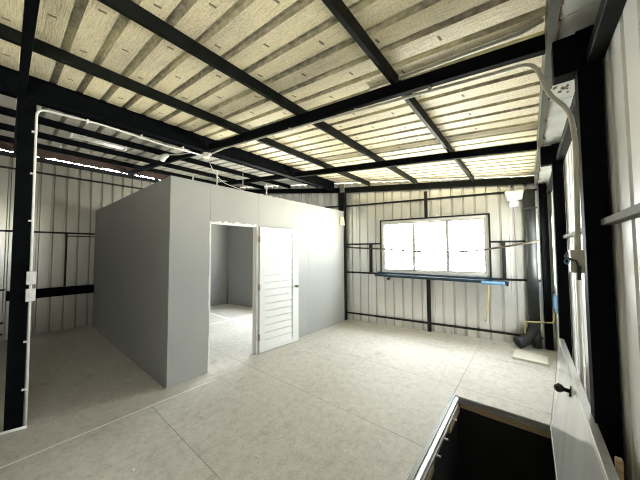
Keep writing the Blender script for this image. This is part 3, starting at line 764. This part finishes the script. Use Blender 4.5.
# shaft: near-black walls stand in for the unlit space below
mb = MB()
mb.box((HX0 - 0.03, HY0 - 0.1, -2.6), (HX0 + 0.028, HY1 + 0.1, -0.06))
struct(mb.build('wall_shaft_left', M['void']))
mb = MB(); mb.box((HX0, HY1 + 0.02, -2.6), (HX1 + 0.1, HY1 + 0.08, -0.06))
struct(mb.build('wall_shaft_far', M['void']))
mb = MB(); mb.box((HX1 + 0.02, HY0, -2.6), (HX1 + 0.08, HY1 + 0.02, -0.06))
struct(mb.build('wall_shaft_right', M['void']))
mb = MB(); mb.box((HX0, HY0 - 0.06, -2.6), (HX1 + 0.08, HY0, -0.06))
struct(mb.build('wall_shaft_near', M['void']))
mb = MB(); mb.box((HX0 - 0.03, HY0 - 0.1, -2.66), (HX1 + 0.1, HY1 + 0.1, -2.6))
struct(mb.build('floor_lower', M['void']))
# the leaf, tipped up and leaning on the right wall columns
LH = 0.80; LT = 0.026
lv = Vector((0.11, 0, 1)).normalized(); ln = Vector((-1, 0, 0.11)).normalized(); l0 = Vector((HX1 + 0.004, 1.0, 0.004))
LM = Matrix(((0, lv.x, ln.x, l0.x), (1, 0, 0, l0.y), (0, lv.z, ln.z, l0.z), (0, 0, 0, 1)))   # (along Y, up the leaf, towards the hatch)
LL = HY1 - 1.0
lf = empty('hatch_leaf', l0 + Vector((0, LL / 2, 0))); tag(lf, 'glossy grey hatch leaf tipped up beside the dark floor opening', 'hatch door')
MB().box((0.0, 0.0, -LT), (LL, LH - 0.03, 0), LM).build('panel', M['leaf'], parent=lf)
mb = MB()
mb.box((0, LH - 0.03, -LT - 0.004), (LL, LH, 0.004), LM); mb.box((LL - 0.002, 0, -LT - 0.004), (LL + 0.006, LH, 0.003), LM)
mb.build('edge_frame', M['alu'], parent=lf, bevel=0.002)
hd = MB()
hu, hw_ = 1.32, 0.69
hd.tube([LM @ Vector((hu, hw_, 0)), LM @ Vector((hu, hw_, 0.006))], 0.034, 16)
hd.tube([LM @ Vector((hu, hw_, d)) for d in (0.005, 0.030, 0.036, 0.048, 0.062, 0.074, 0.080)], [0.013, 0.013, 0.020, 0.027, 0.028, 0.020, 0.010], 16)
h_ = hd.build('knob', M['handle'], parent=lf, smooth=True); h_['label'] = 'dark metal knob'

mb = MB(); mb.bar((0.238, 1.51, 0.0), (0.238, 1.48, 0.815), 0.020, 0.022, up=(0, 1, 0))
tag(mb.build('wooden_stick', M['wood'], bevel=0.004), 'raw wooden stick standing behind the hatch leaf against the right wall', 'stick')

# crumbs on the floor
for x, y, s, lab in ((-3.074, 0.87, 0.012, 'pale crumb on the pale floor joint near the room corner'), (-2.295, 0.634, 0.015, 'pale crumb on the floor at the bottom left of the picture'),
                     (-2.513, 1.24, 0.013, 'pale crumb on the floor in front of the room corner'), (-1.692, 1.282, 0.013, 'pale crumb on the floor nearest to the middle of the picture')):
    bm_ = MB(); bmesh.ops.create_icosphere(bm_.bm, subdivisions=1, radius=s)
    for v in bm_.bm.verts: v.co = Vector((x + v.co.x * random.uniform(0.7, 1.3), y + v.co.y * random.uniform(0.7, 1.3), s * 0.45 + v.co.z * 0.5 * random.uniform(0.8, 1.0)))
    tag(bm_.build('plaster_crumb', M['clod']), lab, 'crumb', 'pale crumbs on the floor')

# ------------------------------------------------------------------ sky and daylight through the windows
w = D.worlds.new('overcast sky'); SC.world = w; w.use_nodes = True
nt = w.node_tree; nt.nodes.clear()
out = N(nt, 'ShaderNodeOutputWorld'); bg = N(nt, 'ShaderNodeBackground')
tc = N(nt, 'ShaderNodeTexCoord'); sx = N(nt, 'ShaderNodeSeparateXYZ')
nt.links.new(tc.outputs['Generated'], sx.inputs[0])
mr = N(nt, 'ShaderNodeMapRange'); mr.inputs[1].default_value = -1; mr.inputs[2].default_value = 1
nt.links.new(sx.outputs['Z'], mr.inputs[0])
ground_glow = ramp(nt, mr.outputs[0], [(0.25, (0.94, 0.90, 0.78)), (0.47, (1.0, 0.96, 0.86)), (0.505, (0.42, 0.435, 0.45)), (1.0, (0.39, 0.41, 0.44))])
garden = ramp(nt, mr.outputs[0], [(0.25, (0.50, 0.48, 0.43)), (0.47, (0.62, 0.60, 0.54)), (0.505, (0.36, 0.37, 0.37)), (1.0, (0.39, 0.41, 0.44))])
ms = N(nt, 'ShaderNodeMapRange'); ms.inputs[1].default_value = 0.1; ms.inputs[2].default_value = 0.6
nt.links.new(sx.outputs['X'], ms.inputs[0])
colr = mixc(nt, ms.outputs[0], garden, ground_glow)          # added ground glow to the right lights the ceiling, garden beyond the far wall
nt.links.new(colr, bg.inputs['Color']); bg.inputs['Strength'].default_value = 80.0
nt.links.new(bg.outputs[0], out.inputs[0])
def portal(name, centre, normal, sx_, sy_):
    l = D.lights.new(name, 'AREA'); l.shape = 'RECTANGLE'; l.size = sx_; l.size_y = sy_
    l.cycles.is_portal = True
    o = D.objects.new(name, l); COL.objects.link(o); o.location = centre
    o.rotation_euler = (-Vector(normal)).to_track_quat('Z', 'Y').to_euler()
    return o
portal('window_daylight', fw((W0 + W1) / 2, (WZ0 + WZ1) / 2, -0.10), (FS, -FC, 0), W1 - W0 + 0.1, WZ1 - WZ0 + 0.1)
portal('window_daylight', Vector((XR + 0.10, (R0 + R1) / 2, (RZ0 + RZ1) / 2)), (-1, 0, 0), R1 - R0 + 0.1, RZ1 - RZ0 + 0.1)
portal('window_daylight', fw((W30 + W31) / 2, 1.55, -0.10), (FS, -FC, 0), W31 - W30 + 0.1, 1.4)  # portal of the added window inside the room

portal('window_daylight', Vector((XR + 0.10, (B0 + B1) / 2, (BZ0 + BZ1) / 2)), (-1, 0, 0), B1 - B0 + 0.1, BZ1 - BZ0 + 0.1)  # portal of the added fill window behind the viewer

# ------------------------------------------------------------------ camera
F, YAW, PIT, ROL = 255.518, R(39.2046), R(2.50046), R(-0.31690805)
fwd = Vector((-math.sin(YAW) * math.cos(PIT), math.cos(YAW) * math.cos(PIT), math.sin(PIT)))
rt = Vector((math.cos(YAW), math.sin(YAW), 0)); up = rt.cross(fwd)
r2 = rt * math.cos(ROL) + up * math.sin(ROL); u2 = up * math.cos(ROL) - rt * math.sin(ROL)
cam = D.cameras.new('camera'); co = D.objects.new('camera', cam); COL.objects.link(co)
cam.sensor_fit = 'HORIZONTAL'; cam.sensor_width = 36; cam.lens = F * 36 / 640; cam.clip_start = 0.02
co.matrix_world = Matrix(((r2.x, u2.x, -fwd.x, 0), (r2.y, u2.y, -fwd.y, 0), (r2.z, u2.z, -fwd.z, H_CAM), (0, 0, 0, 1)))
SC.camera = co
SC.view_settings.view_transform = 'Standard'; SC.view_settings.look = 'None'; SC.view_settings.gamma = 1
SC.view_settings.use_curve_mapping = False
SC.view_settings.exposure = 0.12
SC.cycles.max_bounces = 14; SC.cycles.diffuse_bounces = 4; SC.cycles.glossy_bounces = 6; SC.cycles.transparent_max_bounces = 12
SC.cycles.use_denoising = True
SC.cycles.filter_width = 1.1
SC.cycles.caustics_reflective = True
SC.cycles.sample_clamp_indirect = 10
